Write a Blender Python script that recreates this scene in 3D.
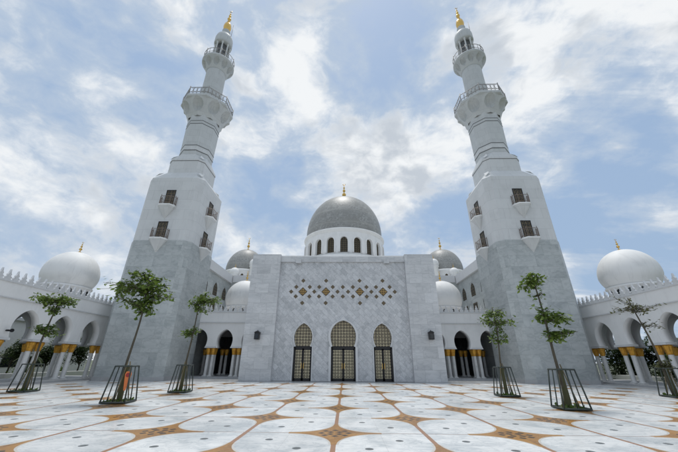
import bpy, bmesh, math, random
from math import sin, cos, pi, radians, sqrt
from mathutils import Vector, Matrix
random.seed(7)
S = bpy.context.scene
for o in list(bpy.data.objects): bpy.data.objects.remove(o)
COL = S.collection

# ------------------------------------------------------------------ camera
F, PITCH, YAW, ROLL = 305.0, radians(23.95), radians(1.2), radians(-0.36)
fw = Vector((-sin(YAW)*cos(PITCH), cos(YAW)*cos(PITCH), sin(PITCH)))
r0 = Vector((cos(YAW), sin(YAW), 0)); u0 = r0.cross(fw)
rt = r0*cos(ROLL)-u0*sin(ROLL); up = u0*cos(ROLL)+r0*sin(ROLL)
cd = bpy.data.cameras.new('camera'); cam = bpy.data.objects.new('camera', cd); COL.objects.link(cam)
M = Matrix((rt, up, -fw)).transposed().to_4x4(); M.translation = Vector((.25, 0, 1.6)); cam.matrix_world = M
cd.sensor_width = 36; cd.lens = 36*F/678; cd.clip_end = 5000; cd.clip_start = .05
S.camera = cam
# ------------------------------------------------------------------ light
SUN_EL, SUN_AZ = radians(77), radians(352)      # azimuth clockwise from +Y
sd = bpy.data.lights.new('sun', 'SUN'); sd.energy = 1.9; sd.angle = radians(12); sd.color = (1, .965, .91)
so = bpy.data.objects.new('sun', sd); COL.objects.link(so)
dirv = Vector((sin(SUN_AZ)*cos(SUN_EL), cos(SUN_AZ)*cos(SUN_EL), sin(SUN_EL)))
so.rotation_euler = dirv.to_track_quat('Z', 'Y').to_euler(); so.location = (0, -10, 60)
S.view_settings.view_transform = 'Standard'; S.view_settings.look = 'None'
S.view_settings.exposure = 0.17; S.view_settings.gamma = 1; S.view_settings.use_curve_mapping = False
S.render.engine = 'CYCLES'

class NT:
    """small node-graph helper"""
    def __init__(s, tree): s.t = tree; s.n = tree.nodes; s.l = tree.links
    def add(s, typ, **kw):
        n = s.n.new(typ)
        for k, v in kw.items(): setattr(n, k, v)
        return n
    def put(s, sock, v):
        if isinstance(v, bpy.types.NodeSocket): s.l.new(v, sock)
        elif v is not None:
            try: sock.default_value = v
            except Exception: sock.default_value = (v[0], v[1], v[2], 1)
    def m(s, op, a, b=None, c=None, clamp=False):
        n = s.add('ShaderNodeMath', operation=op, use_clamp=clamp)
        s.put(n.inputs[0], a); s.put(n.inputs[1], b)
        if c is not None: s.put(n.inputs[2], c)
        return n.outputs[0]
    def vm(s, op, a, b=None, out=0):
        n = s.add('ShaderNodeVectorMath', operation=op); s.put(n.inputs[0], a)
        if b is not None: s.put(n.inputs[1], b)
        return n.outputs[out]
    def sm(s, v, a, b, c=0., d=1.):
        n = s.add('ShaderNodeMapRange', interpolation_type='SMOOTHSTEP'); s.put(n.inputs[0], v)
        for i, q in zip((1, 2, 3, 4), (a, b, c, d)): s.put(n.inputs[i], q)
        return n.outputs[0]
    def mix(s, f, a, b, bt='MIX'):
        n = s.add('ShaderNodeMix', data_type='RGBA', blend_type=bt); s.put(n.inputs[0], f)
        s.put(n.inputs[6], (*a, 1) if isinstance(a, tuple) and len(a) == 3 else a)
        s.put(n.inputs[7], (*b, 1) if isinstance(b, tuple) and len(b) == 3 else b)
        return n.outputs[2]
    def noise(s, vec, scale, detail=4, rough=.55, dist=0., out=0):
        n = s.add('ShaderNodeTexNoise'); s.put(n.inputs['Vector'], vec)
        n.inputs['Scale'].default_value = scale; n.inputs['Detail'].default_value = detail
        n.inputs['Roughness'].default_value = rough; n.inputs['Distortion'].default_value = dist
        return n.outputs[out]
    def sep(s, v):
        n = s.add('ShaderNodeSeparateXYZ'); s.put(n.inputs[0], v); return n.outputs
    def comb(s, x, y, z):
        n = s.add('ShaderNodeCombineXYZ')
        for i, q in enumerate((x, y, z)): s.put(n.inputs[i], q)
        return n.outputs[0]

# ------------------------------------------------------------------ sky
W = bpy.data.worlds.new('World'); S.world = W; W.use_nodes = True
W.node_tree.nodes.clear(); g = NT(W.node_tree)
sky = g.add('ShaderNodeTexSky', sky_type='NISHITA'); sky.sun_disc = False
sky.sun_elevation = SUN_EL; sky.sun_rotation = SUN_AZ; sky.air_density = 1.3; sky.dust_density = 1.6; sky.ozone_density = 1.2
tc = g.add('ShaderNodeTexCoord').outputs['Generated']
d = g.vm('NORMALIZE', tc); x, y, z = g.sep(d)[:3]
zz = g.m('ADD', g.m('MAXIMUM', z, 0.0), .16)
px, py = g.m('DIVIDE', x, zz), g.m('DIVIDE', y, zz)
P = g.comb(px, py, 0.0)
# noise in direction space, flattened a little towards the horizon; a coarse swirl displaces the finer octaves
D3 = g.vm('MULTIPLY', d, (1., 1., 1.55))
warp = g.vm('SUBTRACT', g.noise(D3, 3.2, 3, .6, out=1), (.5, .5, .5))
wsc = g.add('ShaderNodeVectorMath', operation='SCALE'); g.put(wsc.inputs[0], warp); wsc.inputs[3].default_value = .16
Dw = g.vm('ADD', D3, wsc.outputs[0]); Pw = P
big = g.noise(Dw, 2.3, 6, .55); fine = g.noise(Dw, 13.0, 7, .62)
# cirrus: stretched streaks, strongest to the right
Pr = g.add('ShaderNodeMapping'); g.put(Pr.inputs[0], Pw); Pr.inputs['Rotation'].default_value = (0, 0, radians(-28)); Pr.inputs['Scale'].default_value = (.55, 2.3, 1)
cir = g.noise(Pr.outputs[0], 1.25, 7, .6, .3)
def blob(v, a, r):
    """amount a of extra cloud around sky direction v, fading over r radians"""
    vv = Vector(v).normalized()
    dt = g.vm('DOT_PRODUCT', d, tuple(vv), out=1)
    return g.m('MULTIPLY', g.sm(dt, cos(r), 1.0), a)
bias = None
for v, a, r in SKYBLOBS if 'SKYBLOBS' in globals() else [
        ((.07, .60, .80), -.30, .20),      # blue gap high over the dome
        ((.62, .74, .26), -.22, .42), ((.85, .50, .28), -.18, .45), ((.66, .60, .46), -.22, .13), ((.75, .52, .48), -.16, .12),     # blue to the right
        ((-.20, .86, .46), -.16, .22), ((.27, .86, .34), -.13, .2),
        ((-.28, .80, .52), .04, .3), ((.13, .80, .56), .26, .20), ((.36, .66, .66), .12, .3), ((-.12, .78, .60), .18, .2), ((-.10, .62, .76), .12, .25),
        ((-.75, .40, .6), .03, .7), ((-.70, .60, .25), .03, .5), ((.75, .56, .38), .30, .20), ((.62, .66, .42), .24, .14), ((.85, .42, .42), .26, .18), ((-.45, .70, .55), .03, .3), ((-.75, .45, .45), .05, .4), ((.13, .84, .50), .14, .16), ((.62, .50, .62), .28, .36), ((.45, .40, .80), .2, .3)]:
    b = blob(v, a, r); bias = b if bias is None else g.m('ADD', bias, b)
def cen(v, k): return g.m('MULTIPLY', g.m('SUBTRACT', v, .5), k)
med = g.noise(g.vm('ADD', Dw, (3.1, 1.7, .4)), 5.0, 8, .58)
right = blob((.80, .55, .45), 1., .85); cirw = g.m('MULTIPLY', cen(cir, 1.9), right)
dens = g.m('ADD', g.m('ADD', cen(big, 1.0), cen(med, 1.45)), g.m('ADD', cen(fine, .62), cirw))
dens = g.m('ADD', g.m('ADD', dens, g.m('ADD', .61, g.sm(z, .05, .42, .14, .0))), bias)
veil = g.sm(dens, .22, .66)
thick = g.sm(dens, .52, .95)
skyc = g.add('ShaderNodeMix', data_type='RGBA'); 
bgs = g.add('ShaderNodeBackground'); g.put(bgs.inputs[0], sky.outputs[0]); bgs.inputs[1].default_value = .13
haze = g.sm(z, .0, .6, .94, .80)
cl_col = g.mix(thick, (.44, .525, .64), (.83, .845, .85))
shade = g.sm(g.noise(g.vm('ADD', Dw, (3.1, 1.765, .54)), 5.0, 5, .55), .46, .64)
cl_col = g.mix(g.m('MULTIPLY', g.m('MULTIPLY', shade, thick), .9), cl_col, (.47, .515, .57))
bgc = g.add('ShaderNodeBackground'); g.put(bgc.inputs[0], cl_col); bgc.inputs[1].default_value = 1.0
bgh = g.add('ShaderNodeBackground'); bgh.inputs[0].default_value = (.34, .465, .65, 1); bgh.inputs[1].default_value = .90
m1 = g.add('ShaderNodeMixShader'); g.put(m1.inputs[0], haze); g.l.new(bgs.outputs[0], m1.inputs[1]); g.l.new(bgh.outputs[0], m1.inputs[2])
m2 = g.add('ShaderNodeMixShader'); g.put(m2.inputs[0], g.m('MULTIPLY', veil, .93)); g.l.new(m1.outputs[0], m2.inputs[1]); g.l.new(bgc.outputs[0], m2.inputs[2])
wo = g.add('ShaderNodeOutputWorld'); g.l.new(m2.outputs[0], wo.inputs[0])

# ------------------------------------------------------------------ materials
def mat(name, col=(.5, .5, .5), rough=.6, metal=0., spec=None):
    m = bpy.data.materials.new(name); m.use_nodes = True
    b = m.node_tree.nodes['Principled BSDF']
    b.inputs['Base Color'].default_value = (*col, 1); b.inputs['Roughness'].default_value = rough; b.inputs['Metallic'].default_value = metal
    if spec is not None: b.inputs['Specular IOR Level'].default_value = spec
    return m, NT(m.node_tree), b
def bump(g, b, h, strength=.2, dist=.02):
    n = g.add('ShaderNodeBump'); n.inputs['Strength'].default_value = strength; n.inputs['Distance'].default_value = dist
    g.put(n.inputs['Height'], h); g.l.new(n.outputs[0], b.inputs['Normal'])
def marble(name, base, vein, bw, bh, rough=.35, veinamt=.6, tint=.10, joint=.55, vscale=1.0, ang=35, offset=.5, rot=0, st=1.9):
    """stone cladding laid in slabs: each slab has its own tone and its own veining"""
    m, g, b = mat(name, base, rough)
    uv = g.add('ShaderNodeUVMap').outputs[0]
    if rot:
        mq = g.add('ShaderNodeMapping'); g.put(mq.inputs[0], uv); mq.inputs['Rotation'].default_value = (0, 0, radians(rot)); uv = mq.outputs[0]
    br = g.add('ShaderNodeTexBrick'); br.offset = offset; br.offset_frequency = 2; g.put(br.inputs['Vector'], uv)
    br.inputs['Color1'].default_value = (0, 0, 0, 1); br.inputs['Color2'].default_value = (1, 1, 1, 1); br.inputs['Mortar'].default_value = (.5, .5, .5, 1)
    br.inputs['Scale'].default_value = 1; br.inputs['Brick Width'].default_value = bw; br.inputs['Row Height'].default_value = bh
    br.inputs['Mortar Size'].default_value = .008; br.inputs['Mortar Smooth'].default_value = .3
    cell = g.sep(br.outputs['Color'])[0]
    sh = g.comb(g.m('MULTIPLY', cell, 7.3), g.m('MULTIPLY', cell, 3.1), g.m('MULTIPLY', cell, 19.))
    v = g.vm('ADD', uv, sh)
    mp = g.add('ShaderNodeMapping'); g.put(mp.inputs[0], v); mp.inputs['Rotation'].default_value = (0, 0, radians(ang)); mp.inputs['Scale'].default_value = (.55*vscale*(1.9/st), 1.9*vscale*(st/1.9), 1)
    n1 = g.noise(mp.outputs[0], 1.3, 7, .62, 1.1); n2 = g.noise(mp.outputs[0], .6, 4, .5, .6); n3 = g.noise(uv, .22, 4, .6)
    ridge = g.m('SUBTRACT', 1., g.sm(g.m('ABSOLUTE', g.m('SUBTRACT', n1, .5)), 0., .055))
    cloud = g.sm(n2, .42, .66)
    f = g.m('MULTIPLY', g.m('ADD', g.m('MULTIPLY', ridge, .65), g.m('MULTIPLY', cloud, .75)), veinamt, clamp=True)
    c = g.mix(f, base, vein)
    val = g.m('ADD', g.m('MULTIPLY', g.m('SUBTRACT', cell, .5), tint*2), g.m('ADD', 1., g.m('MULTIPLY', g.m('SUBTRACT', n3, .5), .28)))
    hs = g.add('ShaderNodeHueSaturation'); g.put(hs.inputs['Value'], val); g.put(hs.inputs['Color'], c)
    c = g.mix(g.m('MULTIPLY', br.outputs['Fac'], joint), hs.outputs[0], tuple(q*.35 for q in vein))
    g.put(b.inputs['Base Color'], c)
    g.put(b.inputs['Roughness'], g.m('ADD', rough, g.m('MULTIPLY', n3, .2)))
    bump(g, b, g.m('SUBTRACT', n1, g.m('MULTIPLY', br.outputs['Fac'], 2.)), .12, .01)
    return m
def paint(name, col, rough=.55, dirt=.12, panel=None):
    """white render or paint with rain streaks and faint panel joints"""
    m, g, b = mat(name, col, rough)
    uv = g.add('ShaderNodeUVMap').outputs[0]
    mp = g.add('ShaderNodeMapping'); g.put(mp.inputs[0], uv); mp.inputs['Scale'].default_value = (2.2, .35, 1)
    st = g.noise(mp.outputs[0], 1.5, 6, .65); bl = g.noise(uv, .5, 5, .6)
    f = g.m('MULTIPLY', g.m('ADD', g.sm(st, .5, .78), g.sm(bl, .45, .75)), dirt)
    c = g.mix(f, col, tuple(q*.45 for q in col)); h = g.noise(uv, 9., 3, .5)
    if panel:
        br = g.add('ShaderNodeTexBrick'); br.offset = 0 if len(panel) > 2 else .5; g.put(br.inputs['Vector'], uv)
        br.inputs['Color1'].default_value = (.93, .93, .93, 1); br.inputs['Color2'].default_value = (1, 1, 1, 1); br.inputs['Mortar'].default_value = (.72, .73, .74, 1)
        br.inputs['Scale'].default_value = 1; br.inputs['Brick Width'].default_value = panel[0]; br.inputs['Row Height'].default_value = panel[1]; br.inputs['Mortar Size'].default_value = .010
        c = g.mix(1., c, br.outputs['Color'], 'MULTIPLY')
    g.put(b.inputs['Base Color'], c); bump(g, b, h, .06, .01)
    return m
MAT = {}
MAT['portal'] = marble('portal_marble', (.60, .61, .625), (.27, .29, .31), .80, .40, .32, .48, .07, .50, 1.9, 10, rot=45, st=1.1)
MAT['pylon'] = marble('pylon_marble', (.60, .61, .62), (.32, .34, .36), 1.3, .95, .35, .42, .06, .5, .8, 20)
MAT['tower'] = marble('tower_marble', (.475, .505, .505), (.26, .29, .30), 1.8, 1.1, .38, .52, .045, .42, .7, 38, st=1.5)
MAT['white'] = paint('white_render', (.82, .82, .815), .6, .18)
MAT['panel'] = paint('white_panel', (.66, .675, .68), .55, .20, (1.9, 1.15))
MAT['shaft'] = paint('shaft_panel', (.57, .59, .595), .55, .2, (.9, .9))
MAT['trim'] = paint('pale_trim', (.64, .65, .66), .5, .14)
MAT['column'] = marble('column_marble', (.70, .70, .69), (.45, .46, .47), 9, 9, .25, .35, .02, .0, 1.2)
MAT['domewhite'] = paint('dome_white', (.80, .80, .79), .6, .26)
def m_grey_dome():
    m, g, b = mat('grey_mosaic', (.2, .2, .2), .3)
    oc = g.add('ShaderNodeTexCoord').outputs['Object']; X, Y, Z = g.sep(oc)[:3]
    an = g.m('ARCTAN2', Y, X); u = g.m('MULTIPLY', an, 7.0)
    br = g.add('ShaderNodeTexBrick'); g.put(br.inputs['Vector'], g.comb(u, Z, 0.)); br.inputs['Scale'].default_value = 1
    br.inputs['Brick Width'].default_value = .30; br.inputs['Row Height'].default_value = .26; br.inputs['Mortar Size'].default_value = .012
    br.inputs['Color1'].default_value = (.29, .292, .285, 1); br.inputs['Color2'].default_value = (.44, .442, .43, 1); br.inputs['Mortar'].default_value = (.13, .13, .12, 1)
    n = g.noise(oc, .55, 5, .6)
    band = g.m('GREATER_THAN', g.m('SINE', g.m('MULTIPLY', Z, 2.4)), .92)
    c = g.mix(g.sm(n, .35, .7), br.outputs[0], (.27, .27, .255)); c = g.mix(g.m('MULTIPLY', band, .35), c, (.40, .39, .36))
    g.put(b.inputs['Base Color'], c); b.inputs['Roughness'].default_value = .48
    bump(g, b, br.outputs['Fac'], -.3, .03); return m
MAT['greydome'] = m_grey_dome()
MAT['gold'] = mat('gold', (.72, .47, .14), .32, .9)[0]
def m_capital():
    m, g, b = mat('gilded_capital', (.62, .33, .05), .42, .35)
    oc = g.add('ShaderNodeTexCoord').outputs['Object']; n = g.noise(oc, 5, 4, .6)
    g.put(b.inputs['Base Color'], g.mix(g.sm(n, .35, .7), (.72, .38, .05), (.48, .23, .03))); return m
MAT['capital'] = m_capital()
MAT['dark'] = mat('dark_metal', (.018, .018, .02), .38, .3)[0]
MAT['groove'] = mat('dark_joint', (.12, .125, .13), .7)[0]
MAT['glass'] = mat('dark_glass', (.02, .024, .028), .08)[0]
MAT['interior'] = paint('shaded_inner_wall', (.34, .345, .35), .6, .2)  # render darkened in colour to carry the shade inside the arcades
def m_lattice(name, col, bg, s, bias=0.):
    """pierced metal screen: rings in a square grid with diagonal bars"""
    m, g, b = mat(name, col, .45, .25)
    uv = g.add('ShaderNodeUVMap').outputs[0]; X, Y = g.sep(uv)[:2]
    fx = g.m('SUBTRACT', g.m('FRACT', g.m('DIVIDE', X, s)), .5); fy = g.m('SUBTRACT', g.m('FRACT', g.m('DIVIDE', Y, s)), .5)
    r = g.m('SQRT', g.m('ADD', g.m('MULTIPLY', fx, fx), g.m('MULTIPLY', fy, fy)))
    bar = g.m('GREATER_THAN', g.m('MAXIMUM', g.m('ABSOLUTE', fx), g.m('ABSOLUTE', fy)), .40-bias)
    st = g.m('LESS_THAN', g.m('ADD', g.m('ABSOLUTE', fx), g.m('ABSOLUTE', fy)), .19+bias)
    f = g.m('MAXIMUM', bar, st)
    n = g.noise(uv, 3., 4, .6)
    g.put(b.inputs['Base Color'], g.mix(f, bg, g.mix(n, col, tuple(q*.6 for q in col))))
    g.put(b.inputs['Roughness'], g.m('ADD', .18, g.m('MULTIPLY', f, .35))); bump(g, b, f, .5, .02); return m
MAT['screen'] = m_lattice('brass_screen', (.86, .76, .52), (.03, .026, .018), .25, .0)
MAT['screen_arch'] = m_lattice('bronze_screen', (.74, .65, .44), (.02, .012, .01), .27, .0)
MAT['screen_win'] = m_lattice('window_screen', (.24, .185, .10), (.010, .010, .009), .36, -.03)
MAT['diamond'] = m_lattice('gold_tile', (.62, .40, .13), (.06, .04, .02), .20, .0)
MAT['tile'] = mat('slate_tile', (.12, .09, .05), .35)[0]
MAT['rail'] = mat('bronze_rail', (.20, .155, .13), .5, .2)[0]
MAT['palerail'] = mat('pale_rail', (.30, .29, .28), .5, .1)[0]
MAT['guard'] = mat('green_steel', (.055, .068, .06), .5, .3)[0]
MAT['stone'] = paint('granite_step', (.42, .43, .44), .5, .3, (1.2, .6))

def m_floor():
    m, g, b = mat('courtyard_marble', (.7, .7, .7), .3)
    oc = g.add('ShaderNodeTexCoord').outputs['Object']; X, Y, _ = g.sep(oc)[:3]; s = 2.18
    gx = g.m('DIVIDE', X, s); gy = g.m('DIVIDE', g.m('SUBTRACT', Y, 8.85), s)
    ix, iy = g.m('FLOOR', gx), g.m('FLOOR', gy); u, v = g.m('FRACT', gx), g.m('FRACT', gy)
    par = g.m('FLOORED_MODULO', g.m('ADD', ix, iy), 2.)
    u = g.m('ADD', g.m('MULTIPLY', par, g.m('SUBTRACT', 1., u)), g.m('MULTIPLY', g.m('SUBTRACT', 1., par), u))
    # star corners at (0,0) and (1,1); plain corners at (1,0) and (0,1)
    R = .52
    def corner(a, c):      # signed distance outside a rounded corner of radius R
        ax, ay = g.m('SUBTRACT', R, a), g.m('SUBTRACT', R, c)
        inside = g.m('MULTIPLY', g.m('GREATER_THAN', ax, 0.), g.m('GREATER_THAN', ay, 0.))
        # superellipse keeps the long shallow curve of the inlay
        rr = g.m('POWER', g.m('ADD', g.m('POWER', g.m('MAXIMUM', ax, 0.), 2.05), g.m('POWER', g.m('MAXIMUM', ay, 0.), 2.05)), 1/2.05)
        return g.m('ADD', g.m('MULTIPLY', inside, g.m('SUBTRACT', rr, R-.028)), g.m('SUBTRACT', inside, 1.))
    nu, nv = g.m('SUBTRACT', 1., u), g.m('SUBTRACT', 1., v)
    dd = g.m('MAXIMUM', corner(u, v), corner(nu, nv))
    edge = g.m('MINIMUM', g.m('MINIMUM', u, nu), g.m('MINIMUM', v, nv))
    xe = g.m('MINIMUM', u, nu); ye = g.m('MINIMUM', v, nv)
    line = g.m('MAXIMUM', g.m('LESS_THAN', xe, .024), g.m('LESS_THAN', ye, .010))
    orange = g.m('MAXIMUM', g.m('GREATER_THAN', dd, .0), line)
    rim = g.m('GREATER_THAN', dd, -.022)
    # dots at one third and two thirds of the plain diagonal
    def dot(cx, cy, a, c, r):
        q = g.m('SQRT', g.m('ADD', g.m('POWER', g.m('SUBTRACT', a, cx), 2.), g.m('POWER', g.m('SUBTRACT', c, cy), 2.)))
        return g.m('LESS_THAN', q, r)
    dots = g.m('MAXIMUM', dot(.665, .335, u, v, .040), dot(.335, .665, u, v, .040))
    # eight dark diamonds round each star centre
    a, c = g.m('MINIMUM', g.m('ADD', u, 0.), 1.), v
    sd_ = None
    for (ou, ov) in ((.0, .15), (.15, .0), (.11, .11), (.05, .05)):
        for (p, q) in ((u, v), (nu, nv)):
            k = g.m('LESS_THAN', g.m('ADD', g.m('ABSOLUTE', g.m('SUBTRACT', p, ou)), g.m('ABSOLUTE', g.m('SUBTRACT', q, ov))), .043)
            sd_ = k if sd_ is None else g.m('MAXIMUM', sd_, k)
    # marble, slab by slab
    seed = g.comb(g.m('MULTIPLY', ix, 5.17), g.m('MULTIPLY', iy, 3.71), g.m('MULTIPLY', g.m('ADD', ix, g.m('MULTIPLY', iy, 3.)), .77))
    wn = g.add('ShaderNodeTexWhiteNoise', noise_dimensions='3D'); g.put(wn.inputs[0], seed); rnd = wn.outputs[0]
    pv = g.vm('ADD', oc, seed)
    mp = g.add('ShaderNodeMapping'); g.put(mp.inputs[0], pv); mp.inputs['Rotation'].default_value = (0, 0, .6); mp.inputs['Scale'].default_value = (1, 2.4, 1)
    n1 = g.noise(mp.outputs[0], 1.5, 7, .65, 1.2); n2 = g.noise(pv, .9, 5, .55, .5); n3 = g.noise(oc, .16, 4, .6); n4 = g.noise(oc, 14., 4, .6)
    ridge = g.m('SUBTRACT', 1., g.sm(g.m('ABSOLUTE', g.m('SUBTRACT', n1, .5)), 0., .05))
    f = g.m('ADD', g.m('MULTIPLY', ridge, .5), g.m('MULTIPLY', g.sm(n2, .40, .66), .6), clamp=True)
    wh = g.mix(f, (.80, .81, .805), (.46, .50, .52))
    hs = g.add('ShaderNodeHueSaturation'); g.put(hs.inputs['Color'], wh); g.put(hs.inputs['Value'], g.m('ADD', .90, g.m('MULTIPLY', rnd, .14)))
    # inner joints of the slabs
    jo = g.m('MULTIPLY', g.m('LESS_THAN', g.m('MINIMUM', g.m('ABSOLUTE', g.m('SUBTRACT', u, .5)), g.m('ABSOLUTE', g.m('SUBTRACT', v, .5))), .0028), .3)
    wh = g.mix(jo, hs.outputs[0], (.3, .3, .3))
    og = g.mix(g.sm(n2, .3, .7), (.44, .225, .065), (.27, .135, .05)); og = g.mix(g.m('MULTIPLY', g.sm(n4, .45, .7), .6), og, (.46, .30, .14))
    og = g.mix(sd_, og, (.075, .055, .045)); 
    c = g.mix(rim, wh, (.58, .56, .52)); c = g.mix(orange, c, og)
    linec = g.mix(g.m('LESS_THAN', ye, .010), (.36, .20, .12), (.30, .23, .20))
    c = g.mix(g.m('MULTIPLY', line, g.m('LESS_THAN', dd, .0)), c, linec)
    c = g.mix(g.m('MULTIPLY', orange, g.m('MULTIPLY', sd_, 0.)), c, og); c = g.mix(dots, c, (.13, .14, .145))
    # faint grime, trodden dust
    c = g.mix(g.m('MULTIPLY', g.sm(n3, .45, .75), .16), c, (.40, .38, .34))
    # granite border by the buildings
    bx = g.m('GREATER_THAN', g.m('ABSOLUTE', X), 20.71); by = g.m('GREATER_THAN', Y, 28.05)
    br = g.add('ShaderNodeTexBrick'); g.put(br.inputs['Vector'], oc); br.inputs['Scale'].default_value = 1; br.inputs['Brick Width'].default_value = 1.2; br.inputs['Row Height'].default_value = .6
    br.inputs['Color1'].default_value = (.34, .35, .36, 1); br.inputs['Color2'].default_value = (.44, .45, .46, 1); br.inputs['Mortar'].default_value = (.2, .2, .2, 1); br.inputs['Mortar Size'].default_value = .006
    c = g.mix(g.m('MAXIMUM', bx, by), c, br.outputs[0])
    g.put(b.inputs['Base Color'], c)
    g.put(b.inputs['Roughness'], g.m('ADD', .12, g.m('MULTIPLY', n3, .38)))
    bump(g, b, g.m('MULTIPLY', orange, -1.), .1, .004); return m
MAT['floor'] = m_floor()
def m_grass():
    m, g, b = mat('lawn', (.05, .09, .03), .9); oc = g.add('ShaderNodeTexCoord').outputs['Object']
    g.put(b.inputs['Base Color'], g.mix(g.sm(g.noise(oc, .12, 6, .6), .42, .58), (.06, .085, .035), (.16, .17, .12))); return m
MAT['lawn'] = m_grass()
def m_leaf(name, a, bcol):
    m, g, b = mat(name, a, .5); gi = g.add('ShaderNodeNewGeometry').outputs['Random Per Island']
    c = g.mix(gi, a, bcol); g.put(b.inputs['Base Color'], c)
    b.inputs['Transmission Weight'].default_value = 0
    tr = g.add('ShaderNodeBsdfTranslucent'); g.put(tr.inputs[0], c); mx = g.add('ShaderNodeMixShader'); mx.inputs[0].default_value = .38
    out = [n for n in g.n if n.type == 'OUTPUT_MATERIAL'][0]
    g.l.new(b.outputs[0], mx.inputs[1]); g.l.new(tr.outputs[0], mx.inputs[2]); g.l.new(mx.outputs[0], out.inputs[0]); return m
MAT['leaf'] = m_leaf('almond_leaf', (.05, .10, .016), (.19, .27, .05))
MAT['leafbright'] = m_leaf('bright_leaf', (.05, .10, .012), (.13, .21, .03))
MAT['leafdry'] = m_leaf('dry_leaf', (.11, .11, .04), (.07, .09, .03))
MAT['leafgarden'] = m_leaf('garden_leaf', (.018, .038, .010), (.07, .11, .03))
def m_bark():
    m, g, b = mat('bark', (.12, .10, .07), .9); oc = g.add('ShaderNodeTexCoord').outputs['Object']
    mp = g.add('ShaderNodeMapping'); g.put(mp.inputs[0], oc); mp.inputs['Scale'].default_value = (8, 8, 2)
    n = g.noise(mp.outputs[0], 2.5, 6, .7); g.put(b.inputs['Base Color'], g.mix(n, (.035, .032, .022), (.13, .115, .085))); bump(g, b, n, .6, .02); return m
MAT['bark'] = m_bark()
MAT['bamboo'] = mat('stake_wood', (.17, .14, .075), .7)[0]
MAT['sack'] = mat('mossy_wrap', (.075, .075, .035), .9)[0]
MAT['orange'] = mat('orange_plastic', (.80, .22, .06), .5)[0]
MAT['red'] = mat('red_disc', (.35, .03, .03), .5)[0]
MAT['soil'] = mat('planting_soil', (.09, .10, .05), .95)[0]

# ------------------------------------------------------------------ mesh helpers
class MB:
    def __init__(s): s.v = []; s.f = []; s.sm = []
    def face(s, pts, smooth=False):
        i = len(s.v); s.v += [tuple(p) for p in pts]; s.f.append(tuple(range(i, i+len(pts)))); s.sm.append(smooth)
    def box(s, x0, x1, y0, y1, z0, z1):
        v = [(x0, y0, z0), (x1, y0, z0), (x1, y1, z0), (x0, y1, z0), (x0, y0, z1), (x1, y0, z1), (x1, y1, z1), (x0, y1, z1)]
        i = len(s.v); s.v += v
        for f in ((0, 3, 2, 1), (4, 5, 6, 7), (0, 1, 5, 4), (1, 2, 6, 5), (2, 3, 7, 6), (3, 0, 4, 7)): s.f.append(tuple(i+k for k in f)); s.sm.append(False)
        return s
    def loft(s, rings, smooth=False, cap0=True, cap1=True, closed=True):
        i = len(s.v); n = len(rings[0])
        for r in rings: s.v += [tuple(p) for p in r]
        for a in range(len(rings)-1):
            for b in range(n if closed else n-1):
                c = (b+1) % n; s.f.append((i+a*n+b, i+a*n+c, i+(a+1)*n+c, i+(a+1)*n+b)); s.sm.append(smooth)
        if cap0: s.f.append(tuple(i+b for b in range(n-1, -1, -1))); s.sm.append(False)
        if cap1: s.f.append(tuple(i+(len(rings)-1)*n+b for b in range(n))); s.sm.append(False)
        return s
    def lathe(s, prof, n=48, c=(0, 0), smooth=True, cap0=False, cap1=False, ph=0.):
        return s.loft([[(c[0]+r*cos(ph+2*pi*k/n), c[1]+r*sin(ph+2*pi*k/n), z) for k in range(n)] for r, z in prof], smooth, cap0, cap1)
    def tube(s, pts, rad, n=8, smooth=True):
        pts = [Vector(p) for p in pts]; rings = []
        if not hasattr(rad, '__len__'): rad = [rad]*len(pts)
        for k, p in enumerate(pts):
            t = (pts[min(k+1, len(pts)-1)]-pts[max(k-1, 0)]).normalized()
            a = t.cross(Vector((0, 0, 1)) if abs(t.z) < .95 else Vector((1, 0, 0))).normalized(); b = t.cross(a)
            rings.append([p+(a*cos(2*pi*j/n)+b*sin(2*pi*j/n))*rad[k] for j in range(n)])
        return s.loft(rings, smooth)
    def prism(s, poly, mp, d0, d1, smooth=False):
        """polygon in (u,z), extruded from depth d0 to d1 through mp(u,d,z)"""
        a = [mp(u, d0, z) for u, z in poly]; b = [mp(u, d1, z) for u, z in poly]
        s.face(a); s.face(b[::-1])
        for k in range(len(poly)):
            j = (k+1) % len(poly); s.face([a[k], b[k], b[j], a[j]], smooth)
        return s
    def build(s, name, material, parent=None, merge=True, recalc=True, bevel=0):
        me = bpy.data.meshes.new(name); me.from_pydata(s.v, [], s.f); me.update()
        for p, q in zip(me.polygons, s.sm): p.use_smooth = q
        if merge:
            bm = bmesh.new(); bm.from_mesh(me); bmesh.ops.remove_doubles(bm, verts=bm.verts, dist=1e-4)
            if recalc: bmesh.ops.recalc_face_normals(bm, faces=bm.faces)
            bm.to_mesh(me); bm.free()
        uvl = me.uv_layers.new(name='UVMap').data
        for p in me.polygons:
            n = p.normal; ax = max(range(3), key=lambda k: abs(n[k]))
            if abs(n.z) < .75:          # walls: distance along the wall, height
                t = Vector((-n.y, n.x, 0)).normalized() if (abs(n.x)+abs(n.y)) > 1e-6 else Vector((1, 0, 0))
                if p.use_smooth: t = Vector((1, 0, 0)) if ax != 0 else Vector((0, 1, 0))
                for li in p.loop_indices:
                    co = me.vertices[me.loops[li].vertex_index].co; uvl[li].uv = (co.dot(t), co.z)
            else:
                for li in p.loop_indices:
                    co = me.vertices[me.loops[li].vertex_index].co; uvl[li].uv = (co.x, co.y)
        o = bpy.data.objects.new(name, me); COL.objects.link(o); me.materials.append(material)
        if parent: o.parent = parent
        if bevel:
            b = o.modifiers.new('bevel', 'BEVEL'); b.width = bevel; b.segments = 2; b.limit_method = 'ANGLE'
        return o
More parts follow.
